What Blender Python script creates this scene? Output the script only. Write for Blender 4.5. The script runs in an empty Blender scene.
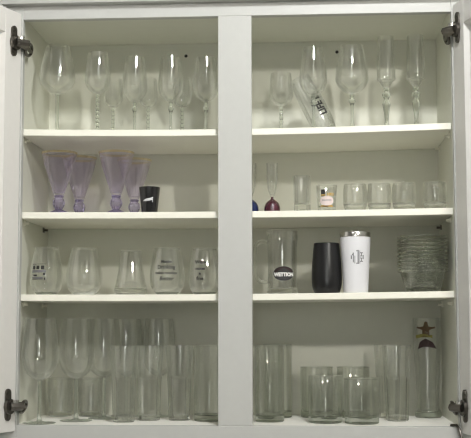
import bpy, bmesh, math, random
from mathutils import Vector, Matrix
random.seed(7)
SC = bpy.context.scene
COL = SC.collection
PI = math.pi

# ------------------------------------------------------------------ helpers
def tag(o, label=None, cat=None, group=None, kind=None):
    if label: o['label'] = label
    if cat: o['category'] = cat
    if group: o['group'] = group
    if kind: o['kind'] = kind
    return o

def empty(name, loc, label, cat, group=None, rot=(0, 0, 0)):
    o = bpy.data.objects.new(name, None)
    o.empty_display_size = .02
    COL.objects.link(o)
    o.location = loc
    o.rotation_euler = rot
    return tag(o, label, cat, group)

def obj(name, bm, m, parent=None, smooth=True, label=None):
    bmesh.ops.recalc_face_normals(bm, faces=bm.faces)
    me = bpy.data.meshes.new(name)
    bm.to_mesh(me); bm.free()
    me.materials.append(m)
    if smooth:
        for p in me.polygons: p.use_smooth = True
        try: me.set_sharp_from_angle(angle=math.radians(38))
        except Exception: pass
    o = bpy.data.objects.new(name, me)
    COL.objects.link(o)
    if parent: o.parent = parent
    if label: o['label'] = label
    return o

def copy_tree(o, parent=None):
    c = o.copy(); COL.objects.link(c); c.parent = parent
    for ch in list(o.children): copy_tree(ch, c)
    return c

def box(bm, x0, x1, y0, y1, z0, z1, bev=0):
    v = [bm.verts.new((x, y, z)) for z in (z0, z1) for y in (y0, y1) for x in (x0, x1)]
    fs = [bm.faces.new([v[i] for i in q]) for q in ((0, 2, 3, 1), (4, 5, 7, 6), (0, 1, 5, 4), (2, 6, 7, 3), (0, 4, 6, 2), (1, 3, 7, 5))]
    if bev:
        es = list({e for f in fs for e in f.edges})
        bmesh.ops.bevel(bm, geom=es, offset=bev, segments=2, affect='EDGES', profile=.5)
    return bm

def smooth_profile(pts, n=6):
    """Catmull-Rom through the (r, z) points."""
    out = []
    for i in range(len(pts) - 1):
        p0 = pts[max(i - 1, 0)]; p1 = pts[i]; p2 = pts[i + 1]; p3 = pts[min(i + 2, len(pts) - 1)]
        for k in range(n):
            t = k / n
            q = []
            for a in (0, 1):
                q.append(.5 * (2 * p1[a] + (p2[a] - p0[a]) * t + (2 * p0[a] - 5 * p1[a] + 4 * p2[a] - p3[a]) * t * t
                               + (3 * p1[a] - p0[a] - 3 * p2[a] + p3[a]) * t ** 3))
            out.append((max(q[0], 0.0), q[1]))
    out.append(pts[-1])
    return out

def lathe(prof, segs=48, bm=None, phase=0.0):
    bm = bm or bmesh.new()
    rings = []
    for r, z in prof:
        if r < 1e-6: rings.append([bm.verts.new((0, 0, z))])
        else: rings.append([bm.verts.new((r * math.cos(phase + 2 * PI * k / segs), r * math.sin(phase + 2 * PI * k / segs), z)) for k in range(segs)])
    for a, b in zip(rings, rings[1:]):
        for k in range(segs):
            k2 = (k + 1) % segs
            if len(a) == 1 and len(b) == 1: continue
            if len(a) == 1: bm.faces.new((a[0], b[k], b[k2]))
            elif len(b) == 1: bm.faces.new((a[k], a[k2], b[0]))
            else: bm.faces.new((a[k], a[k2], b[k2], b[k]))
    return bm

def vessel(outer, t, floor, segs=48, bm=None, phase=0.0):
    """closed wall: outer profile from the bottom up, an inner skin t inside it, floor thickness."""
    z0 = outer[0][1]
    prof = [(0, z0)] + list(outer)
    rt, zt = outer[-1]
    prof += [(rt - t * .5, zt + t * .45), (rt - t, zt)]
    inner = [(r - t, z) for r, z in reversed(outer[:-1]) if z > z0 + floor and r > t * 1.2]
    prof += inner
    if inner: prof += [(inner[-1][0] * .85, z0 + floor)]
    prof += [(0, z0 + floor)]
    return lathe(prof, segs, bm, phase)

def tube(bm, pts, r, segs=10, flat=1.0):
    pts = [Vector(p) for p in pts]
    rings = []
    up = None
    for i, p in enumerate(pts):
        d = (pts[min(i + 1, len(pts) - 1)] - pts[max(i - 1, 0)]).normalized()
        if up is None:
            up = Vector((0, 1, 0)) if abs(d.y) < .9 else Vector((1, 0, 0))
        up = (up - d * up.dot(d)).normalized()
        s = d.cross(up)
        rings.append([bm.verts.new(p + up * (r * math.cos(2 * PI * k / segs)) + s * (r * flat * math.sin(2 * PI * k / segs))) for k in range(segs)])
    for a, b in zip(rings, rings[1:]):
        for k in range(segs):
            bm.faces.new((a[k], a[(k + 1) % segs], b[(k + 1) % segs], b[k]))
    bm.faces.new(rings[0][::-1]); bm.faces.new(rings[-1])
    return bm

def plate(bm, pts, y0, y1):
    """prism of an outline (x, z) between y0 and y1"""
    a = [bm.verts.new((x, y0, z)) for x, z in pts]
    b = [bm.verts.new((x, y1, z)) for x, z in pts]
    n = len(pts)
    bm.faces.new(a); bm.faces.new(b[::-1])
    for i in range(n): bm.faces.new((a[i], b[i], b[(i + 1) % n], a[(i + 1) % n]))
    return bm

def text_bm(txt, size, bold=0.0, shear=0.0, squeeze=1.0):
    cu = bpy.data.curves.new('t', 'FONT')
    cu.body = txt; cu.size = size; cu.align_x = 'CENTER'; cu.align_y = 'CENTER'
    cu.offset = bold; cu.shear = shear; cu.resolution_u = 3; cu.space_line = .95
    o = bpy.data.objects.new('t', cu); COL.objects.link(o)
    dg = bpy.context.evaluated_depsgraph_get()
    me = bpy.data.meshes.new_from_object(o.evaluated_get(dg))
    bm = bmesh.new(); bm.from_mesh(me)
    bpy.data.objects.remove(o); bpy.data.curves.remove(cu); bpy.data.meshes.remove(me)
    for v in bm.verts: v.co.x *= squeeze
    return bm

def poly_bm(polys, bm=None):
    """flat outlines in (s, t)"""
    bm = bm or bmesh.new()
    for pts in polys:
        bm.faces.new([bm.verts.new((p[0], p[1], 0)) for p in pts])
    return bm

def ell(cx, cy, a, b, n=28, a0=0, a1=2 * PI):
    k = n if abs(a1 - a0) >= 2 * PI - .01 else n + 1
    return [(cx + a * math.cos(a0 + (a1 - a0) * i / n), cy + b * math.sin(a0 + (a1 - a0) * i / n)) for i in range(k)]

def rect(x0, x1, y0, y1, n=1):
    lo = [(x0 + (x1 - x0) * i / n, y0) for i in range(n + 1)]
    return lo + [(x, y1) for x, _ in reversed(lo)]

def wrap(bm, rfun, zc, ang, lift=.0003, rot=0.0):
    """bend a flat print (s to the right, t up) onto a surface of revolution; ang 0 faces -y"""
    bmesh.ops.triangulate(bm, faces=bm.faces)
    long_edges = [e for e in bm.edges if e.calc_length() > .004]
    if long_edges: bmesh.ops.subdivide_edges(bm, edges=long_edges, cuts=3)
    c, s = math.cos(rot), math.sin(rot)
    for v in bm.verts:
        u = v.co.x * c - v.co.y * s
        t = v.co.x * s + v.co.y * c
        z = zc + t
        r = rfun(z) + lift
        a = ang + u / r
        v.co = (r * math.sin(a), -r * math.cos(a), z)
    return bm

def radius_of(prof):
    def f(z):
        for (r0, z0), (r1, z1) in zip(prof, prof[1:]):
            if z0 <= z <= z1 and z1 > z0: return r0 + (r1 - r0) * (z - z0) / (z1 - z0)
        return prof[-1][0] if z > prof[-1][1] else prof[0][0]
    return f

# ------------------------------------------------------------------ materials
def mat(name):
    m = bpy.data.materials.new(name); m.use_nodes = True
    nt = m.node_tree; nt.nodes.clear()
    return m, nt, nt.nodes.new('ShaderNodeOutputMaterial')

def paint(name, col, rough=.4, bump=.02, scale=60, var=.03, metal=0.0, coat=0.0, spec=.5):
    m, nt, out = mat(name)
    b = nt.nodes.new('ShaderNodeBsdfPrincipled')
    tc = nt.nodes.new('ShaderNodeTexCoord')
    nz = nt.nodes.new('ShaderNodeTexNoise'); nz.inputs['Scale'].default_value = scale; nz.inputs['Detail'].default_value = 4
    nt.links.new(tc.outputs['Object'], nz.inputs['Vector'])
    mx = nt.nodes.new('ShaderNodeMix'); mx.data_type = 'RGBA'
    mx.inputs[6].default_value = (*[c * (1 - var) for c in col], 1)
    mx.inputs[7].default_value = (*[min(c * (1 + var), 1) for c in col], 1)
    nt.links.new(nz.outputs['Fac'], mx.inputs[0])
    nt.links.new(mx.outputs[2], b.inputs['Base Color'])
    b.inputs['Roughness'].default_value = rough
    b.inputs['Metallic'].default_value = metal
    b.inputs['Specular IOR Level'].default_value = spec
    b.inputs['Coat Weight'].default_value = coat
    if bump:
        bp = nt.nodes.new('ShaderNodeBump'); bp.inputs['Strength'].default_value = bump; bp.inputs['Distance'].default_value = .002
        nt.links.new(nz.outputs['Fac'], bp.inputs['Height'])
        nt.links.new(bp.outputs['Normal'], b.inputs['Normal'])
    nt.links.new(b.outputs[0], out.inputs['Surface'])
    return m

def thin_glass(name, col=(.97, .98, .97), ior=1.5, gain=1.0, rough=0.0, edge=.8, power=2.2, body=0.0):
    """glass wall: clear seen square on, mirroring by Fresnel and refracting towards its grazing edges"""
    m, nt, out = mat(name)
    def math_(op, a, b, c=None):
        n = nt.nodes.new('ShaderNodeMath'); n.operation = op
        for k, v in enumerate((a, b, c)):
            if v is None: continue
            if isinstance(v, (int, float)): n.inputs[k].default_value = v
            else: nt.links.new(v, n.inputs[k])
        return n.outputs[0]
    tr = nt.nodes.new('ShaderNodeBsdfTransparent'); tr.inputs[0].default_value = (*col, 1)
    gl = nt.nodes.new('ShaderNodeBsdfGlossy'); gl.inputs['Color'].default_value = (1, 1, 1, 1); gl.inputs['Roughness'].default_value = rough
    re = nt.nodes.new('ShaderNodeBsdfGlass'); re.inputs['Color'].default_value = (*col, 1); re.inputs['IOR'].default_value = ior; re.inputs['Roughness'].default_value = rough
    lw = nt.nodes.new('ShaderNodeLayerWeight'); lw.inputs['Blend'].default_value = .5
    f0 = ((ior - 1) / (ior + 1)) ** 2
    fres = math_('MULTIPLY_ADD', math_('POWER', lw.outputs['Facing'], 5.0), 1 - f0, f0)
    fac1 = math_('MULTIPLY', fres, gain)
    fac2 = math_('MULTIPLY_ADD', math_('POWER', lw.outputs['Facing'], power), edge - body, body)
    m1 = nt.nodes.new('ShaderNodeMixShader'); m2 = nt.nodes.new('ShaderNodeMixShader')
    nt.links.new(fac1, m1.inputs[0]); nt.links.new(tr.outputs[0], m1.inputs[1]); nt.links.new(gl.outputs[0], m1.inputs[2])
    nt.links.new(fac2, m2.inputs[0]); nt.links.new(m1.outputs[0], m2.inputs[1]); nt.links.new(re.outputs[0], m2.inputs[2])
    nt.links.new(m2.outputs[0], out.inputs['Surface'])
    return m

def solid_glass(name, col=(.98, 1, .98), ior=1.47, clear=.35, rough=0.0):
    """thick glass: refracts, part of the light passing straight"""
    m, nt, out = mat(name)
    g = nt.nodes.new('ShaderNodeBsdfGlass'); g.inputs['Color'].default_value = (*col, 1); g.inputs['IOR'].default_value = ior; g.inputs['Roughness'].default_value = rough
    tr = nt.nodes.new('ShaderNodeBsdfTransparent'); tr.inputs[0].default_value = (*col, 1)
    mx = nt.nodes.new('ShaderNodeMixShader'); mx.inputs[0].default_value = clear
    nt.links.new(g.outputs[0], mx.inputs[1]); nt.links.new(tr.outputs[0], mx.inputs[2])
    nt.links.new(mx.outputs[0], out.inputs['Surface'])
    return m

M = dict(
    frame=paint('frame_paint', (.525, .53, .51), .38, .03),
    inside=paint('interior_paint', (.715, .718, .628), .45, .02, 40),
    edge=paint('shelf_paint', (.95, .935, .83), .4, .02, 40),
    door=paint('door_paint', (.74, .725, .695), .36, .03),
    wall=paint('wall_paint', (.58, .58, .56), .8, .1, 120),
    ceiling=paint('ceiling_paint', (.62, .62, .60), .9, .1, 120),
    floor=paint('floor_tile', (.58, .57, .54), .5, .05, 14, .2),
    bronze=paint('dark_hinge_steel', (.13, .12, .105), .36, .1, 300, .25, metal=.9),
    steel=paint('polished_steel', (.62, .61, .58), .22, 0, 100, .02, metal=1),
    charcoal=paint('charcoal_enamel', (.011, .011, .0115), .3, 0, 100, .05, spec=.35),
    black=paint('black_glaze', (.008, .008, .009), .12, 0, 100, .05, coat=.5),
    white=paint('white_enamel', (.82, .82, .85), .35, .01, 200, .01),
    ink=paint('black_ink', (.03, .03, .03), .6, 0),
    grey_ink=paint('grey_ink', (.20, .20, .21), .6, 0),
    white_ink=paint('white_ink', (.85, .85, .82), .6, 0),
    pink_ink=paint('pale_pink_ink', (.82, .70, .68), .6, 0),
    silver_ink=paint('silver_ink', (.70, .71, .72), .35, 0),
    gold=paint('gold_ink', (.62, .42, .14), .35, 0, 300, .1, metal=.3),
    brown_ink=paint('gold_brown_ink', (.10, .055, .015), .6, 0),
    yellow_ink=paint('yellow_green_ink', (.30, .28, .06), .6, 0),
    maroon_ink=paint('dark_maroon_ink', (.028, .010, .010), .6, 0),
    maroon=paint('maroon_glass', (.055, .008, .018), .08, 0, 80, .2, coat=.6),
    navy=paint('navy_glass', (.012, .022, .085), .08, 0, 80, .2, coat=.6),
    counter=paint('worktop', (.80, .80, .77), .3, 0, 30, .05),
    bowl_glass=solid_glass('pressed_bowl_glass', (.985, .99, .98), 1.5, .3),
    screw=paint('black_screw', (.02, .02, .02), .5, 0),
    clear=thin_glass('clear_glass_wall', (.990, .993, .988), 1.5, 1.8, 0, .92, 1.6, .03),
    clear_thick=thin_glass('clear_glass_body', (.982, .985, .978), 1.5, 2.0, 0, .95, 1.5, .10),
    solid=solid_glass('clear_glass_solid', (.97, .985, .97), 1.48, .3),
    base=solid_glass('clear_glass_base', (.985, .99, .98), 1.50, .3),
    thick=thin_glass('thick_glass_body', (.958, .964, .950), 1.5, 2.2, 0, .95, 1.5, .10),
    base_dark=solid_glass('heavy_glass_base', (.87, .885, .86), 1.5, .1),
    shot_base=solid_glass('thick_shot_base', (.99, .995, .985), 1.5, .25, .18),
    bottom=paint('floor_paint', (.93, .92, .86), .7, .005, 40, spec=.08),
    purple=thin_glass('lilac_glass_wall', (.945, .925, .985), 1.5, 1.4, 0, .85, 2, .05),
    purple_solid=solid_glass('lilac_glass_solid', (.86, .83, .96), 1.5, .25),
    gilt=thin_glass('gold_rim_glass', (.95, .88, .72), 1.7, 1.6, .1, .5, 2, .1),
    frosted=thin_glass('cloudy_glass_wall', (.95, .955, .95), 1.5, 2.4, .15, .8, 1.6, .2),
)

# ------------------------------------------------------------------ room
def struct(name, x0, x1, y0, y1, z0, z1, m):
    return tag(obj(name, box(bmesh.new(), x0, x1, y0, y1, z0, z1), m, None, False), kind='structure')
RX0, RX1, RY0, RY1, RZ0, RZ1 = -2.6, 3.0, -4.6, .33, -1.80, 1.30
struct('floor', RX0 - .1, RX1 + .1, RY0 - .1, RY1 + .1, RZ0 - .1, RZ0, M['floor'])
struct('ceiling', RX0 - .1, RX1 + .1, RY0 - .1, RY1 + .1, RZ1, RZ1 + .1, M['ceiling'])
struct('wall_back', RX0, RX1, RY1, RY1 + .1, RZ0, RZ1, M['wall'])
struct('wall_front', RX0, RX1, RY0 - .1, RY0, RZ0, RZ1, M['wall'])
struct('wall_left', RX0 - .1, RX0, RY0 - .1, RY1 + .1, RZ0, RZ1, M['wall'])
struct('wall_right', RX1, RX1 + .1, RY0 - .1, RY1 + .1, RZ0, RZ1, M['wall'])

struct('trim_1', RX0, RX1, -.33, RY1, -.90, -.86, M['counter'])      # unseen worktop slab, added to bounce light up into the cabinet

# ------------------------------------------------------------------ cabinet
XL, XR, ZT, ZB = -.4855, .4854, .5489, -.369      # the face frame opening
SW = .038                                          # half the centre stile
IX0, IX1, IZ1, D = -.492, .485, .5624, .300        # inside of the box
FT = .019                                          # face frame thickness
cab = empty('wall_cabinet', (0, FT, -.41), 'white painted wall cabinet with both doors swung open and a wide centre stile', 'cabinet')
cab_off = Vector((0, FT, -.41))
def part(name, bm, m, parent=cab, smooth=False, label=None):
    for v in bm.verts: v.co -= cab_off
    return obj(name, bm, m, parent, smooth, label)
part('back_panel', box(bmesh.new(), IX0 - .018, IX1 + .018, D, D + .012, -.39, IZ1 + .018), M['inside'])
part('side_panel', box(bmesh.new(), IX0 - .018, IX0, FT, D, -.39, IZ1 + .018), M['inside'])
part('side_panel', box(bmesh.new(), IX1, IX1 + .018, FT, D, -.39, IZ1 + .018), M['inside'])
part('top_panel', box(bmesh.new(), IX0, IX1, FT, D, IZ1, IZ1 + .018), M['inside'])
part('bottom_panel', box(bmesh.new(), IX0, IX1, FT, D, ZB - .018, ZB), M['bottom'])
for n, a in (('stile', (XL - .04, XL, ZB - .05, ZT + .055)), ('stile', (-SW, SW, ZB, ZT)), ('stile', (XR, XR + .04, ZB - .05, ZT + .055))):
    part(n, box(bmesh.new(), a[0], a[1], 0, FT, a[2], a[3], .0012), M['frame'])
part('rail', box(bmesh.new(), XL, XR, 0, FT, ZT, ZT + .055, .0012), M['frame'])
part('rail', box(bmesh.new(), XL, XR, 0, FT, ZB - .05, ZB, .0012), M['frame'])
cr = bmesh.new()
prof = [(0.0, .5815), (-.020, .5815), (-.022, .590), (-.026, .596), (-.040, .612), (-.048, .632), (-.050, .646), (0, .646)]
va = [cr.verts.new((XL - .046, y, z)) for y, z in prof]; vb = [cr.verts.new((XR + .046, y, z)) for y, z in prof]
for i in range(len(prof)): cr.faces.new((va[i], va[(i + 1) % len(prof)], vb[(i + 1) % len(prof)], vb[i]))
cr.faces.new(va[::-1]); cr.faces.new(vb)
part('crown_moulding', cr, M['frame'])
for sx, sz in ((-.1431, .531), (.2386, .5347)):
    b = lathe(smooth_profile([(0, .0022), (.0026, .0018), (.0042, 0), (.0042, -.001), (0, -.001)], 2), 16)
    bmesh.ops.rotate(b, verts=b.verts, matrix=Matrix.Rotation(PI / 2, 3, 'X'))
    bmesh.ops.translate(b, verts=b.verts, vec=(sx, D, sz))
    part('screw_head', b, M['screw'], label='black screw head on the cabinet back')
PEGZ = {1: .2845, 2: .0920, 3: -.0945}
for r in (1, 2, 3):
    for sx, s in ((IX0, 1), (IX1, -1)):
        for py in (.06, .25):
            b = tube(bmesh.new(), [(sx, py, PEGZ[r] - .0065), (sx + s * .012, py, PEGZ[r] - .0065)], .0028, 8)
            box(b, min(sx, sx + s * .003), max(sx, sx + s * .003), py - .005, py + .005, PEGZ[r] - .012, PEGZ[r] - .0005)
            part('shelf_pin', b, M['bronze'] if r == 2 and py > .1 else M['edge'])

def rounded(cx, cz, w, h, n=6):
    r = w / 2
    out = [(cx + r * math.cos(a), cz + h / 2 - r + r * math.sin(a)) for a in [PI * i / n for i in range(n + 1)]]
    return out + [(cx + r * math.cos(a), cz - h / 2 + r + r * math.sin(a)) for a in [PI + PI * i / n for i in range(n + 1)]]

def make_door(side, hx, angle):
    """side -1 hangs on the left stile, +1 on the right; local x runs from the hinge edge, local -y is ... the inner face at y=0"""
    W, Z0, Z1, T = .523, ZB - .013, ZT + .013, .020
    ro, rt = .059, .055
    # local frame: u away from hinge, w = outwards from the inner face (towards the door's outside)
    a = math.radians(angle - 90)
    du = Vector((side * math.sin(a), -math.cos(a), 0))
    dw = Vector((side * math.cos(a), math.sin(a), 0))
    o = Vector((hx, -.004, 0))
    def place(bm):
        for v in bm.verts: v.co = o + du * v.co.x + dw * v.co.y + Vector((0, 0, v.co.z))
        return bm
    b = bmesh.new()
    box(b, 0, ro, 0, T, Z0, Z1, .0015); box(b, W - ro, W, 0, T, Z0, Z1, .0015)
    box(b, ro, W - ro, 0, T, Z0, Z0 + rt, .0015); box(b, ro, W - ro, 0, T, Z1 - rt, Z1, .0015)
    d = part('door', place(b), M['door'], label='open cabinet door on the %s with two dark steel hinges' % ('left' if side < 0 else 'right'))
    b = bmesh.new()
    box(b, ro - .004, W - ro + .004, .012, .0165, Z0 + rt - .004, Z1 - rt + .004)
    # sloping sticking round the panel
    for (x0, x1, x2, x3, z0, z1, z2, z3) in ((ro, ro, ro + .005, ro + .005, Z0 + rt, Z1 - rt, Z1 - rt - .005, Z0 + rt + .005),
                                            (W - ro, W - ro, W - ro - .005, W - ro - .005, Z0 + rt, Z1 - rt, Z1 - rt - .005, Z0 + rt + .005)):
        b.faces.new([b.verts.new(p) for p in ((x0, .001, z0), (x1, .001, z1), (x2, .0119, z2), (x3, .0119, z3))])
    for z, s in ((Z0 + rt, 1), (Z1 - rt, -1)):
        b.faces.new([b.verts.new(p) for p in ((ro, .001, z), (W - ro, .001, z), (W - ro - .005, .0119, z + s * .005), (ro + .005, .0119, z + s * .005))])
    part('door_panel', place(b), M['door'], d)
    for hz in (HZT if side < 0 else HZT + .012, HZB):
        b = bmesh.new()
        # winged plate screwed to the door
        plate(b, rounded(.030, hz, .019, .070), -.004, 0)
        plate(b, rounded(.028, hz - .004, .032, .034), -.009, -.001)
        for q in (-.026, .026):
            plate(b, ell(.030, hz + q, .0048, .0048, 10), -.0055, -.002)
        b2 = tube(bmesh.new(), [(.030, -.008, hz - .004), (.018, -.016, hz - .004), (.004, -.022, hz - .004)], .0105, 8, .9)
        me = bpy.data.meshes.new('x'); b2.to_mesh(me); b2.free(); b.from_mesh(me); bpy.data.meshes.remove(me)
        place(b)
        # looped arm gripping the frame edge and reaching inside
        x0 = hx - side * .002
        def X(t): return x0 - side * t
        hm = hz - .005
        tube(b, [(X(-.004), -.018, hm), (X(.006), -.014, hm - .001), (X(.009), .004, hm - .002)], .0075, 8, 1.0)
        loop = [(X(.009 + .004 * math.sin(a)), .022 - .024 * math.cos(a), hm - .003 + .0125 * math.sin(a)) for a in [2 * PI * k / 20 for k in range(21)]]
        tube(b, loop, .0038, 8)
        tube(b, [(X(.009), -.002, hm), (X(.009), .045, hm - .004)], .0042, 8)
        part('hinge', b, M['bronze'], d, True, label='dark steel concealed hinge')
        b = bmesh.new()
        tube(b, [(X(.0035), -.026, hz + .010), (X(.0035), -.026, hz - .006)], .0085, 12)
        part('hinge_pin', b, M['steel'], d, True, label='bright hinge barrel')
    return d
HZT, HZB = .492, -.322
make_door(-1, XL - .003, 112)
make_door(1, XR + .003, 105)
b = bmesh.new()
tube(b, [(XR - .016, .012, ZB + .002), (XR - .006, -.002, ZB + .004), (XR - .001, -.012, ZB - .004), (XR + .002, -.020, ZB - .02), (XR + .006, -.022, ZB - .036)], .0028, 8)  # dark curved tube over the lower right corner of the opening
part('bent_dark_rod', b, M['bronze'], cab, True, label='thin dark bent rod at the lower hinge corner')

# ------------------------------------------------------------------ shelves (slightly sagged boards on pins)
SH = {1: (.2936, .0026, .028), 2: (.1060, .0021, .013), 3: (-.0796, .0047, .012)}
def zs(row, x):
    if row == 4: return ZB
    a, b_, c = SH[row]
    return a + b_ * x + c * x * x
SHLAB = {1: 'top cream shelf board, the one holding the tall stemmed glasses', 2: 'middle cream shelf board, carrying lilac goblets and shot glasses',
         3: 'lowest cream shelf board, carrying the mug, tumblers and stemless glasses'}
for r in (1, 2, 3):
    b = bmesh.new(); n = 24; rings = []
    for i in range(n + 1):
        x = IX0 + .0015 + (IX1 - IX0 - .003) * i / n; z = zs(r, x); t = .0148
        rings.append([b.verts.new(p) for p in ((x, .0215, z - t + .001), (x, .0225, z - t), (x, D - .001, z - t), (x, D - .001, z), (x, .0225, z), (x, .0215, z - .001))])
    for A, B in zip(rings, rings[1:]):
        for k in range(6): b.faces.new((A[k], A[(k + 1) % 6], B[(k + 1) % 6], B[k]))
    b.faces.new(rings[0]); b.faces.new(rings[-1][::-1])
    o = obj('shelf_board', b, M['edge'], None, True)
    tag(o, SHLAB[r], 'shelf', 'shelf boards in the cabinet')

# ------------------------------------------------------------------ glassware makers (built at the origin, standing on z = 0)
EPS = .0004
def stand(name, row, x, y, label, cat, group=None, rz=0.0):
    return empty(name, (x, y, zs(row, x) + EPS), label, cat, group, (0, 0, rz))

def foot_bm(r, h=.006, rs=.005, segs=48):
    return lathe([(0, 0), (r * .96, 0), (r, .0009), (r * .97, .0019), (r * .6, .0026)] + [(r * .3, .0036), (rs * 1.15, h), (0, h)], segs)

def goblet(e, h, zb, rmax, rrim, rfoot, zmax=.35, rs=.0042, stem='plain', glass=None, solid=None, t=.0012):
    glass = glass or M['clear']; solid = solid or M['solid']
    H = h - zb
    outer = smooth_profile([(rs * .9, zb), (rmax * .42, zb + H * .035), (rmax * .78, zb + H * .14), (rmax * .97, zb + H * zmax * .72), (rmax, zb + H * zmax),
                            ((rmax * .62 + rrim * .38) if rrim < rmax else rrim * .97, zb + H * (zmax + (1 - zmax) * .5)), (rrim, h)], 5)
    obj('bowl', vessel(outer, t, .003), glass, e)
    z0 = .006
    if stem == 'plain':
        p = smooth_profile([(rs * 1.3, z0 + .0002), (rs, z0 + .012), (rs * .92, (z0 + zb) / 2), (rs, zb - .008), (rs * 1.35, zb - .0002)], 5); sg = 24
    elif stem == 'beads':
        n = max(4, int((zb - z0) / .0095)); p = []
        for i in range(n):
            a = z0 + .0002 + (zb - z0 - .0004) * i / n; d = (zb - z0 - .0004) / n
            for k in range(6):
                p.append((rs * (.8 + .62 * math.sin(PI * k / 6)), a + d * k / 6))
        p.append((rs * .8, zb - .0002)); sg = 24
    elif stem == 'knot':
        L = zb - z0
        p = smooth_profile([(rs * 1.4, z0 + .0002), (rs * .9, z0 + L * .2), (rs * .85, z0 + L * .6), (rs * 1.1, z0 + L * .7), (rs * 2.0, z0 + L * .80), (rs * 1.05, z0 + L * .9), (rs * 1.4, zb - .0002)], 5); sg = 24
    else:   # cut: faceted baluster
        L = zb - z0
        p = [(rs * 1.3, z0 + .0002), (rs * .8, z0 + L * .12), (rs * 1.2, z0 + L * .35), (rs * 1.9, z0 + L * .58), (rs * .95, z0 + L * .70), (rs * 2.1, z0 + L * .83), (rs * 1.0, z0 + L * .92), (rs * 1.5, zb - .0002)]; sg = 8
    obj('stem', lathe([(0, p[0][1])] + p + [(0, p[-1][1])], sg), solid, e, stem != 'cut')
    obj('foot', foot_bm(rfoot, z0, rs), solid, e)
    return e

def tumbler(e, prof, t, floor, glass, base, segs=48, flat=False, bodyname='body'):
    """prof: outer wall from the bottom up; below floor it is a solid base of its own"""
    f = radius_of(prof)
    bp = [(r, z) for r, z in prof if z < floor - .0004]
    hol = min(floor * .28, .004)
    bot = [(0, hol)] + [(bp[0][0] * q, hol * (1 - q ** 2.5)) for q in (.3, .55, .75, .9)] + bp + [(f(floor) - .0001, floor - .0004)]
    bot += [(f(floor) * q, floor - .0004 - min(floor * .25, .004) * (1 - q ** 3)) for q in (.93, .8, .6, .35)] + [(0, floor - .0004 - min(floor * .25, .004))]
    obj('base', lathe(bot, segs), base, e, not flat)
    up = [(f(floor), floor)] + [(r, z) for r, z in prof if z > floor + .0004]
    (rr, hh), lip = up[-1], .0007
    up[-1:] = [(rr, hh - .0036), (rr + lip * .8, hh - .0026), (rr + lip, hh - .0012)]
    prof2 = up + [(rr + lip * .5, hh - .0002), (rr - t * .5, hh + lip * .5), (rr - t - lip * .2, hh - .0006), (rr - t - lip * .4, hh - .002)] + [(r - t, z) for r, z in reversed(up[:-1])]
    bm = lathe(prof2 + [prof2[0]], segs)
    bmesh.ops.remove_doubles(bm, verts=bm.verts, dist=1e-6)
    obj(bodyname, bm, glass, e, not flat)

def decal(e, name, bm, m, f, zc, ang, lift=.0003, rot=0.0, label=None):
    return obj(name, wrap(bm, f, zc, ang, lift, rot), m, e, False, label)

# ------------------------------------------------------------------ top shelf
e = stand('wine_glass', 1, -.4225, .08, 'wide balloon wine glass on the top shelf, first beside the left wall', 'glass', 'stemmed glasses on the top shelf')
goblet(e, .208, .093, .042, .027, .036, .36)
G1L = 'stemmed glasses on the top shelf'
for x, y, h, zb, st, lab in (
        (-.3271, .08, .191, .094, 'beads', 'tulip wine glass with a beaded stem, just right of the big balloon glass'),
        (-.2456, .12, .190, .082, 'knot', 'tulip wine glass with a knotted stem, next after the beaded tulip glass'),
        (-.1594, .12, .190, .082, 'knot', 'tulip wine glass with a knotted stem, standing under the black screw head'),
        (-.0759, .12, .186, .082, 'knot', 'tulip wine glass with a knotted stem, tucked against the centre stile')):
    e = stand('wine_glass', 1, x, y, lab, 'glass', G1L)
    goblet(e, h, zb, .0305, .0235, .033, .38, .0036, st)
for x, lab in ((-.3120, 'small cordial glass at the back, between the beaded tulip glass and the first knotted one'),
               (-.2255, 'small cordial glass at the back, between the first and second knotted tulip glasses'),
               (-.1419, 'small cordial glass at the back, right of the tulip glass under the screw head')):
    e = stand('cordial_glass', 1, x, .205, lab, 'glass', 'small cordial glasses behind the tulip glasses')
    goblet(e, .156, .085, .024, .021, .028, .42, .0034, 'beads')
e = stand('wine_glass', 1, .1013, .13, 'short beaded stem wine glass that the printed glass leans against', 'glass', G1L)
goblet(e, .148, .070, .029, .0245, .031, .40, .0036, 'beads')
e = stand('wine_glass', 1, .1770, .066, 'narrower balloon wine glass in front of the leaning printed glass', 'glass', G1L)
goblet(e, .192, .079, .0325, .0235, .033, .36, .0042, 'knot')
e = stand('wine_glass', 1, .2661, .08, 'large balloon wine glass between the leaning printed glass and the flutes', 'glass', G1L)
goblet(e, .197, .084, .0385, .0265, .035, .36, .0042, 'knot')
for x, lab in ((.3440, 'tall champagne flute with a cut stem, beside the large balloon glass'), (.4114, 'tall champagne flute with a cut stem, last on the top shelf toward the right door')):
    e = stand('champagne_flute', 1, x, .07, lab, 'glass', 'champagne flutes on the top shelf', rz=.3)
    goblet(e, .213, .093, .0215, .0185, .031, .22, .0052, 'cut')

# the leaning stemless glass with its print
A = math.radians(27)
rb = .024
e = empty('stemless_flute', (.187 + rb * math.cos(A), .145, zs(1, .2) + rb * math.sin(A) + .0006), 'stemless glass with bold LIFE IS print, tilted over sideways behind the wine glasses', 'glass', None, (0, -A, 0))
pr = smooth_profile([(.0225, 0), (.0245, .002), (.0275, .018), (.0292, .042), (.0290, .075), (.0272, .11), (.0255, .142)], 4)
tumbler(e, pr, .0016, .006, M['frosted'], M['solid'])
decal(e, 'lettering', text_bm('LIFE IS', .0250, .0011, squeeze=.80), M['ink'], radius_of(pr), .062, .45, .0004, PI / 2, 'bold black lettering running up the glass')

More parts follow.
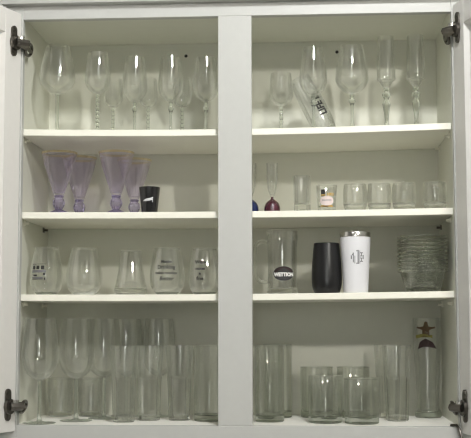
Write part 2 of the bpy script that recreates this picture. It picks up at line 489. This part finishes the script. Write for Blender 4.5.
# ------------------------------------------------------------------ middle shelf, lilac goblets
PG = 'lilac gold-rimmed goblets on the middle shelf'
for x, y, h, lab in ((-.4156, .08, .145, 'front lilac goblet with a gold rim, nearest the left wall'),
                     (-.2813, .08, .145, 'front lilac goblet with a gold rim, second from the left wall'),
                     (-.3860, .17, .146, 'lilac goblet with a gold rim standing behind between the two front ones'),
                     (-.2530, .17, .140, 'lilac goblet with a gold rim at the back, nearest the black shot glass')):
    e = stand('pedestal_goblet', 2, x, y, lab, 'goblet', PG)
    outer = smooth_profile([(.0100, .044), (.0130, .049), (.0172, .062), (.0258, .088), (.0342, .114), (.0405, h - .005)], 5)
    obj('bowl', vessel(outer, .0015, .006), M['purple'], e)
    r1, r2 = .0406, .0420
    b = lathe([(r1, h - .0045), (r2, h), (r2 - .0008, h + .0006), (r2 - .0016, h), (r1 - .0015, h - .0045), (r1, h - .0045)], 48)
    bmesh.ops.remove_doubles(b, verts=b.verts, dist=1e-6)
    obj('rim_band', b, M['gilt'], e, label='gold band round the rim')
    obj('stem', lathe([(0, .012), (.008, .012), (.0125, .018), (.0150, .026), (.0125, .034), (.0085, .0385), (.0125, .0412), (.0100, .0438), (0, .0438)], 10), M['purple_solid'], e, False)
    obj('foot', lathe([(0, 0), (.026, 0), (.0275, .0012), (.026, .0032), (.016, .0075), (.0085, .0118), (0, .0118)], 40), M['purple_solid'], e)

e = stand('shot_glass', 2, -.1983, .045, 'black shot glass with a silver squiggle, beside the lilac goblets', 'shot glass')
pr = [(.0172, 0), (.0182, .001), (.0245, .0575)]
obj('body', vessel(pr, .002, .008), M['black'], e)
strokes = []
px = [(-.0125, -.0008), (-.010, .0004), (-.006, .0012), (-.002, .0018), (.002, .0022), (.006, .003), (.010, .0036)]
wd = [.0008, .0016, .0024, .0028, .0029, .003, .003]
for i in range(len(px) - 1):
    strokes.append([(px[i][0], px[i][1] - wd[i]), (px[i + 1][0], px[i + 1][1] - wd[i + 1]), (px[i + 1][0], px[i + 1][1] + wd[i + 1]), (px[i][0], px[i][1] + wd[i])])
strokes.append([(.0085, .003), (.0105, .003), (.0102, -.0045), (.0088, -.0045)])
strokes.append([(.0075, .004), (.0112, .004), (.0112, .0078), (.0082, .0070)])
decal(e, 'lettering', poly_bm(strokes), M['silver_ink'], radius_of(pr), .0265, .02, .0004, .03, 'silver script squiggle')

for x, m_, lab in ((.0325, 'navy', 'slim cordial glass on a navy blue domed base, half hidden by the centre stile'), (.0815, 'maroon', 'slim cordial glass on a dark maroon domed base')):
    e = stand('cordial_glass', 2, x, .05, lab, 'glass', 'cordial glasses on domed bases')
    outer = smooth_profile([(.0042, .034), (.0062, .040), (.0105, .055), (.0128, .075), (.0132, .095), (.0138, .111)], 5)
    obj('bowl', vessel(outer, .001, .005), M['clear'], e)
    obj('base', lathe(smooth_profile([(0, 0), (.0172, 0), (.0183, .004), (.0178, .012), (.0142, .0205), (.0080, .0262), (.0034, .0295), (.0030, .0338), (0, .0338)], 4), 32), M[m_], e, label='domed %s base' % ('navy' if m_ == 'navy' else 'maroon'))

e = stand('shot_glass', 2, .1495, .05, 'tall clear shot glass with a thick pale base, beside the maroon based cordial glass', 'shot glass')
pr = [(.0175, 0), (.0185, .001), (.0187, .018), (.0192, .05), (.0205, .081)]
tumbler(e, pr, .0022, .018, M['frosted'], M['shot_base'], 12, True)

e = stand('shot_glass', 2, .2047, .045, 'shot glass printed with a black square, gold trim and pale oval', 'shot glass')
pr = [(.0190, 0), (.0200, .001), (.0206, .010), (.0240, .058)]
tumbler(e, pr, .002, .010, M['clear'], M['base'])
f = radius_of(pr)
decal(e, 'black_square', poly_bm([rect(-.0130, -.0035, .0010, .0165, 3)]), M['ink'], f, .030, -.02)
decal(e, 'gold_lettering', text_bm('1803', .0088, .0004), M['gold'], f, .0355, .37, .0003)
decal(e, 'oval_label', poly_bm([ell(0, 0, .0165, .0108)]), M['pink_ink'], f, .0212, .0, .0004)
decal(e, 'oval_lettering', text_bm('SALOON', .0052, .0001), M['grey_ink'], f, .0225, .0, .0006)
decal(e, 'gold_trim', poly_bm([[(-.016, -.001), (.016, -.001), (.013, .003), (.008, .0012), (-.008, .0012), (-.013, .003)]]), M['gold'], f, .0085, .0, .0005)
decal(e, 'gold_specks', text_bm('ooo', .0065, .0004), M['gold'], f, .0345, -.38, .0005)

for i, (x, lab) in enumerate(((.2690, 'rounded clear shot glass next to the printed shot glass, first of the four alike'),
                              (.3236, 'rounded clear shot glass, second of four from the printed shot glass'),
                              (.3789, 'rounded clear shot glass, third of four from the printed shot glass'),
                              (.4480, 'rounded clear shot glass standing a little apart, nearest the right wall'))):
    e = stand('shot_glass', 2, x, .05, lab, 'shot glass', 'rounded clear shot glasses on the middle shelf', rz=.4 * i)
    pr = smooth_profile([(.0205, 0), (.0230, .0015), (.0262, .012), (.0276, .028), (.0268, .046), (.0250, .060)], 3)
    tumbler(e, pr, .0022, .015, M['clear_thick'], M['shot_base'], 32)

# ------------------------------------------------------------------ lowest shelf: stemless glasses
def stemless(e, h, rm, rr, rbz, zm=.36, glass=None):
    pr = smooth_profile([(rbz, 0), (rbz * 1.12, .0015), (rm * .90, h * .14), (rm, h * zm), (rm * .97, h * (zm + .17)), ((rm + rr) / 2 * .99, h * .8), (rr, h)], 5)
    tumbler(e, pr, .0013, .006, glass or M['clear'], M['solid'])
    return radius_of(pr)
SG = 'stemless wine glasses on the lowest shelf'
e = stand('stemless_wine_glass', 3, -.4421, .08, 'stemless wine glass printed with three dark squares, beside the left wall', 'glass', SG)
f = stemless(e, .110, .0375, .0265, .021)
lb = []
for k in range(3): lb.append(rect(-.0185 + k * .0118, -.0108 + k * .0118, .0035, .0120, 2))
lb += [rect(-.0195, .0165, .0150, .0162, 6), rect(-.0195, .0105, -.0200, -.0180, 6), rect(.0128, .0165, -.0215, -.0155), rect(-.0150, -.0040, -.0125, -.0085, 2), rect(.0110, .0160, -.0105, -.0050)]
decal(e, 'label_print', poly_bm(lb), M['ink'], f, .0545, -.28)
decal(e, 'label_strip', poly_bm([rect(-.0195, .0175, -.0040, .0020, 6), rect(-.0195, .0105, -.0178, -.0140, 5)]), M['grey_ink'], f, .0545, -.28, .0002)
e = stand('stemless_wine_glass', 3, -.3522, .07, 'plain stemless wine glass, second from the left wall on the lowest shelf', 'glass', SG)
stemless(e, .107, .0410, .0290, .022)
e = stand('wide_base_glass', 3, -.2441, .07, 'conical clear glass with a wide heavy base, between the plain and printed stemless glasses', 'glass', SG)
pr = smooth_profile([(.0300, 0), (.0350, .002), (.0378, .010), (.0365, .020), (.0325, .036), (.0290, .058), (.0262, .080), (.0240, .101)], 4)
tumbler(e, pr, .0016, .015, M['clear'], M['base'])
e = stand('stemless_wine_glass', 3, -.1585, .06, 'stemless wine glass with four wide lines of black script', 'glass', SG)
f = stemless(e, .106, .0405, .0300, .022)
for txt, z, s, sh_ in (('Maybe', .0735, .0095, .1), ('Drinking', .0610, .0120, .0), ('makes mondays', .0480, .0082, 0), ('Better', .0350, .0125, .3)):
    decal(e, 'lettering', text_bm(txt, s, .0003, sh_), M['ink'], f, z, .05)
e = stand('stemless_wine_glass', 3, -.0736, .065, 'stemless wine glass with a narrow column of black words, partly behind the centre stile', 'glass', SG)
f = stemless(e, .105, .0385, .0290, .022)
for txt, z, s in (('Wine', .0720, .0115), ('makes', .0575, .0088), ('it', .0455, .0095), ('fine', .0350, .0115)):
    decal(e, 'lettering', text_bm(txt, s, .0004), M['ink'], f, z, -.20)

# beer mug
e = stand('beer_mug', 3, .1031, .070, 'tall clear beer mug with a dark oval badge and side handle', 'mug')
pr = [(.0320, 0), (.0340, .0015), (.0345, .008), (.0335, .016), (.0332, .040), (.0335, .100), (.0345, .118), (.0355, .124), (.0352, .143)]
tumbler(e, pr, .0026, .014, M['clear_thick'], M['base'], 48)
hp = [(-.0338, -.004, .116), (-.044, -.006, .119), (-.055, -.0075, .1155), (-.0615, -.008, .104), (-.0625, -.008, .075), (-.0612, -.008, .046), (-.0545, -.0075, .031), (-.044, -.006, .0262), (-.0338, -.004, .028)]
hp3 = [smooth_profile([(p[0] + 1, p[2]) for p in hp], 4)]
pts = [(r - 1, -.007, z) for r, z in hp3[0]]
obj('handle', tube(bmesh.new(), pts, .0060, 10, .8), M['base'], e)
f = radius_of(pr)
BZ, BA = .0450, .12
bd = decal(e, 'badge', poly_bm([ell(0, 0, .0250, .0162)]), M['ink'], f, BZ, BA, .0003, 0, 'black oval badge with a maroon dome and white lettering')
decal(bd, 'badge_dome', poly_bm([ell(0, .0008, .0215, .0140, 20, .05, PI - .05)]), M['maroon_ink'], f, BZ, BA, .0005)
decal(bd, 'lettering', text_bm('WETTION', .0110, .0007, squeeze=.92), M['white_ink'], f, BZ - .0025, BA + .02, .0008)

e = stand('stemless_tumbler', 3, .2039, .070, 'charcoal black stemless metal tumbler beside the white one', 'tumbler')
pr = smooth_profile([(.0245, 0), (.0285, .002), (.0328, .014), (.0345, .034), (.0335, .062), (.0310, .090), (.0288, .113)], 5)
obj('body', vessel(pr, .0022, .004), M['charcoal'], e)

e = stand('travel_tumbler', 3, .2685, .058, 'tall white travel tumbler with a steel rim and grey round monogram', 'tumbler')
pr = [(.0262, 0), (.0275, .0015), (.0282, .010), (.0320, .080), (.0340, .110), (.0342, .1245)]
obj('body', vessel(pr, .003, .005), M['white'], e)
b = lathe([(.0338, .1248), (.0347, .1255), (.0349, .134), (.0343, .1362), (.0335, .1362), (.0320, .134), (.0320, .1248), (.0338, .1248)], 48)
obj('rim', b, M['steel'], e, label='polished steel rim')
f = radius_of(pr)
R = .0158
def chord(x): return math.sqrt(max(R * R - x * x, 0))
bars = []
for x0, x1, lo, hi in ((-.0150, -.0122, -.9, .75), (-.0104, -.0082, -1, .82), (-.0066, -.0050, -1, .2), (.0002, .0030, -1, 1), (.0046, .0062, -1, 1), (.0128, .0148, -.85, .85)):
    c = chord(max(abs(x0), abs(x1)))
    bars.append(rect(x0, x1, c * lo, c * hi, 1))
for z0, z1 in ((.0085, .0105), (.0015, .0032), (-.0030, -.0014), (-.0105, -.0086)):
    bars.append(rect(.0062, .0128, z0, z1, 2))
bars += [rect(-.0030, .0002, .0128, .0148), rect(-.0030, .0002, -.0148, -.0128), rect(-.0122, -.0104, .0040, .0072), rect(.0085, .0105, -.0086, -.0030), rect(.0085, .0105, .0032, .0085)]
decal(e, 'monogram', poly_bm(bars), M['grey_ink'], f, .0790, .10, .0003, 0, 'grey round monogram')

# nest of glass bowls
bowl0 = None
NB = 10
TH = ['undermost', 'second from the bottom', 'third from the bottom', 'fourth from the bottom', 'fifth from the bottom', 'fifth from the top', 'fourth from the top', 'third from the top', 'second from the top', 'topmost']
for k in range(NB):
    lab = 'small clear glass bowl, %s in the nested stack at the wall end' % TH[k]
    x, y = .4230, .100
    loc = (x, y, zs(3, x) + EPS + k * .0087)
    if bowl0 is None:
        pr = [(.0340, 0), (.0358, .0012), (.0366, .004), (.0412, .022), (.0452, .038), (.0474, .0448), (.0522, .0455), (.0535, .0468), (.0535, .0482), (.0522, .0492)]
        bm = bmesh.new(); segs = 64; rings = []
        inner = [(.0475, .0488), (.0455, .0448), (.0435, .038), (.0395, .022), (.0362, .0100), (.0300, .0085)]
        rings = []
        for j, (r, z) in enumerate([(r_ * 1.08, z_) for r_, z_ in pr + inner]):
            amp = .0005 if (j < len(pr) and .002 < z < .04) else 0
            rings.append([bm.verts.new(((r + amp * math.cos(16 * 2 * PI * i / segs)) * math.cos(2 * PI * i / segs), (r + amp * math.cos(16 * 2 * PI * i / segs)) * math.sin(2 * PI * i / segs), z)) for i in range(segs)])
        for a_, b_ in zip(rings, rings[1:]):
            for i in range(segs): bm.faces.new((a_[i], a_[(i + 1) % segs], b_[(i + 1) % segs], b_[i]))
        bm.faces.new(rings[0][::-1]); bm.faces.new(rings[-1])
        o = bowl0 = obj('glass_bowl', bm, M['bowl_glass'])
    else:
        o = bowl0.copy(); COL.objects.link(o)
    o.location = loc; o.rotation_euler = (0, 0, .21 * k)
    tag(o, lab, 'bowl', 'nested glass bowls')

# ------------------------------------------------------------------ cabinet floor: big wine glasses
WG = 'big wine glasses on the cabinet floor'
for x, y, lab in ((-.4465, .046, 'big wine glass at the front corner of the cabinet floor, by the lower left hinge'),
                  (-.3763, .112, 'big wine glass on the cabinet floor, just right of the corner one'),
                  (-.3249, .186, 'big wine glass on the cabinet floor, third from the lower left hinge and set back'),
                  (-.2830, .258, 'big wine glass against the back wall, behind the faceted tumblers, fourth from the left hinge'),
                  (-.2020, .250, 'big wine glass against the back wall, the one nearest the centre stile')):
    e = stand('wine_glass', 4, x, y, lab, 'glass', WG)
    goblet(e, .235, .096, .0420 if y < .2 else .040, .0345, .0375, .44, .0045, 'plain')

def straight(e, h, rbase, rtop, floor, glass=None, base=None, t=.0022):
    pr = [(rbase * .93, 0), (rbase, .0018), (rbase * 1.003, floor), (rtop, h)]
    tumbler(e, pr, t, floor, glass or M['clear_thick'], base or M['base'], 48)
    return radius_of(pr)
for x, lab in ((-.4445, 'plain tumbler at the back of the cabinet floor, seen through the corner wine glass'), (-.3705, 'plain tumbler at the back, seen through the second big wine glass')):
    e = stand('tumbler', 4, x, .255, lab, 'glass', 'plain tumblers behind the big wine glasses')
    straight(e, .092, .0285, .0305, .010)

def faceted(e, h=.172, zsh=.100, N=10):
    p = [(.0235, 0), (.0258, .002), (.0262, .012), (.0292, zsh - .004), (.0275, zsh)]
    obj('base', lathe([(0, 0)] + p[:2] + [(.0262, .0118), (.018, .0112), (0, .010)], N, None, PI / N), M['base'], e, False)
    b = lathe([(.0262, .0122), (.0292, zsh - .004), (.0302, zsh), (.0272, zsh), (.0258, zsh - .006), (.0232, .0122), (.0262, .0122)], N, None, PI / N)
    bmesh.ops.remove_doubles(b, verts=b.verts, dist=1e-6)
    obj('faceted_body', b, M['clear_thick'], e, False)
    b = lathe([(.0290, zsh + .0003), (.0298, zsh + .004), (.0305, zsh + .03), (.0335, h), (.0328, h + .0006), (.0318, h), (.0288, zsh + .03), (.0281, zsh + .004), (.0275, zsh + .0003), (.0290, zsh + .0003)], 48)
    bmesh.ops.remove_doubles(b, verts=b.verts, dist=1e-6)
    obj('rim_section', b, M['clear'], e)
FG = 'faceted cooler glasses on the cabinet floor'
for x, y, lab, a in ((-.2615, .092, 'faceted cooler glass, first of three in a row right of the big wine glasses', .1),
                     (-.2103, .140, 'faceted cooler glass, middle of three in a row left of the centre stile', .25),
                     (-.1393, .145, 'faceted cooler glass beside the tall straight glass at the centre stile', 0),
                     (.3643, .150, 'faceted cooler glass in front, between the short tumblers and the crested beer glass', .2),
                     (.3500, .238, 'faceted cooler glass at the back, behind the front faceted one near the crested beer glass', .05)):
    e = stand('cooler_glass', 4, x, y, lab, 'glass', FG, rz=a)
    faceted(e)
HG = 'tall straight glasses on the cabinet floor'
for x, y, lab in ((-.0700, .130, 'tall straight thick glass on the left side, half hidden by the centre stile'),
                  (.0712, .120, 'front tall straight thick glass, just right of the centre stile'),
                  (.0870, .235, 'tall straight thick glass behind the front one right of the centre stile')):
    e = stand('highball_glass', 4, x, y, lab, 'glass', HG)
    straight(e, .174, .0335, .0345, .016, M['thick'], M['base_dark'], .003)
RG = 'short heavy tumblers on the cabinet floor'
for x, y, h, lab in ((.1802, .245, .120, 'short heavy tumbler at the back, behind the front one next to the tall straight glasses'),
                     (.1983, .095, .106, 'short heavy tumbler in front, next to the tall straight glasses'),
                     (.2680, .245, .120, 'short heavy tumbler at the back, next to the faceted glasses'),
                     (.2795, .075, .101, 'short heavy tumbler in front, next to the faceted glasses, nearest the cabinet edge')):
    e = stand('rocks_glass', 4, x, y, lab, 'glass', RG)
    straight(e, h, .0385, .0395, .017, M['thick'], M['base_dark'], .0026)

e = stand('beer_glass', 4, .4455, .250, 'tall waisted beer glass with a gold and maroon crest, in the right back corner', 'glass')
pr = smooth_profile([(.0285, 0), (.0310, .002), (.0315, .012), (.0280, .022), (.0268, .050), (.0285, .090), (.0320, .140), (.0345, .190), (.0335, .236)], 4)
tumbler(e, pr, .0018, .014, M['clear'], M['base_dark'])
f = radius_of(pr)
cz_, ca = .196, -.20
body = [(-.0035, .0215), (-.0020, .0262), (.0010, .0278), (.0042, .0262), (.0050, .0215), (.0062, .0175), (.0140, .0160), (.0215, .0170), (.0215, .0135), (.0130, .0118), (.0080, .0095), (.0085, -.0040), (-.0075, -.0040), (-.0068, .0095), (-.0120, .0118), (-.0200, .0135), (-.0200, .0170), (-.0125, .0160), (-.0048, .0175)]
body = [(x * 1.12, z * 1.15) for x, z in body]
cr_ = decal(e, 'crest', poly_bm([body]), M['brown_ink'], f, cz_, ca, .0004, 0, 'printed crest: golden brown figure over a yellow band and maroon arch')
decal(cr_, 'crest_band', poly_bm([[(-.026, -.0085), (-.010, -.0060), (.012, -.0060), (.0165, -.0085), (.0165, -.0005), (-.010, .0020), (-.026, -.0010)]]), M['yellow_ink'], f, cz_, ca, .0006)
arch = [(-.0185, -.0300), (-.0130, -.0150), (-.006, -.0105), (0, -.0075), (.006, -.0105), (.0150, -.0150), (.0245, -.0290), (.0165, -.0270), (.0040, -.0245), (-.0060, -.0250)]
arch = [(x * 1.12, z * 1.15) for x, z in arch]
decal(cr_, 'crest_arch', poly_bm([arch]), M['maroon_ink'], f, cz_, ca, .0006)

# ------------------------------------------------------------------ lamps of the room, added fill lights
def lamp(loc, w, col, d, aim):
    l = bpy.data.lights.new('ceiling_lamp', 'AREA'); l.shape = 'DISK'; l.size = d; l.energy = w; l.color = col
    o = bpy.data.objects.new('ceiling_lamp', l); COL.objects.link(o); o.location = loc
    o.rotation_euler = (Vector(aim) - Vector(loc)).to_track_quat('-Z', 'Y').to_euler()
lamp((1.45, -3.3, 1.20), 19, (1, .965, .88), .15, (0, 0, .1))       # swivelling ceiling spots, turned towards the cupboards
lamp((.36, -1.25, 1.24), 9.5, (1, 1, .985), .13, (0, -.2, 0))
lamp((-.75, -3.2, 1.22), 2.6, (1, .97, .90), .07, (0, 0, 0))  # small extra lamp, added to give the glasses more highlights
for wx, wz, ww, wh, pw in ((.1, .42, .30, .32, 15), (.1, -.06, .30, .32, 15)):      # two unseen area lights added behind the camera for fill and glass highlights
    l = bpy.data.lights.new('fill_light', 'AREA'); l.shape = 'RECTANGLE'; l.size = ww; l.size_y = wh; l.energy = pw; l.color = (.98, 1, 1)
    o = bpy.data.objects.new('fill_light', l); COL.objects.link(o); o.location = (wx, RY0 + .02, wz); o.rotation_euler = (PI / 2, 0, PI)
w = bpy.data.worlds.new('world'); SC.world = w; w.use_nodes = True
w.node_tree.nodes['Background'].inputs[0].default_value = (.9, .95, 1, 1)
w.node_tree.nodes['Background'].inputs[1].default_value = .3

# ------------------------------------------------------------------ camera
f_, pi_, ya, ro, cx, cy, cz = 1131.236, .09331, .06369, -.00174, .16089, -2.5047, -.14827
c, s = math.cos(ya), math.sin(ya)
fw, rt, up = Vector((-s, c, 0)), Vector((c, s, 0)), Vector((0, 0, 1))
c, s = math.cos(pi_), math.sin(pi_)
fw2, up2 = fw * c + up * s, up * c - fw * s
c, s = math.cos(ro), math.sin(ro)
r3, u3 = rt * c + up2 * s, up2 * c - rt * s
cam = bpy.data.cameras.new('camera'); co = bpy.data.objects.new('camera', cam); COL.objects.link(co)
m3 = Matrix((r3, u3, -fw2)).transposed()
co.matrix_world = Matrix.Translation((cx, cy, cz)) @ m3.to_4x4()
cam.sensor_fit = 'HORIZONTAL'; cam.sensor_width = 36; cam.lens = f_ * 36 / 471
cam.clip_start = .05; cam.clip_end = 50
SC.camera = co

cy_ = SC.cycles
cy_.use_denoising = True
cy_.max_bounces = 28; cy_.transparent_max_bounces = 64; cy_.transmission_bounces = 20; cy_.glossy_bounces = 10; cy_.diffuse_bounces = 4
cy_.sample_clamp_indirect = 3.0
cy_.filter_width = 1.2
cy_.use_adaptive_sampling = False
cy_.caustics_reflective = False; cy_.caustics_refractive = True; cy_.blur_glossy = .3
vs = SC.view_settings
vs.view_transform = 'Standard'; vs.look = 'None'; vs.gamma = 1; vs.use_curve_mapping = False; vs.exposure = 1.0
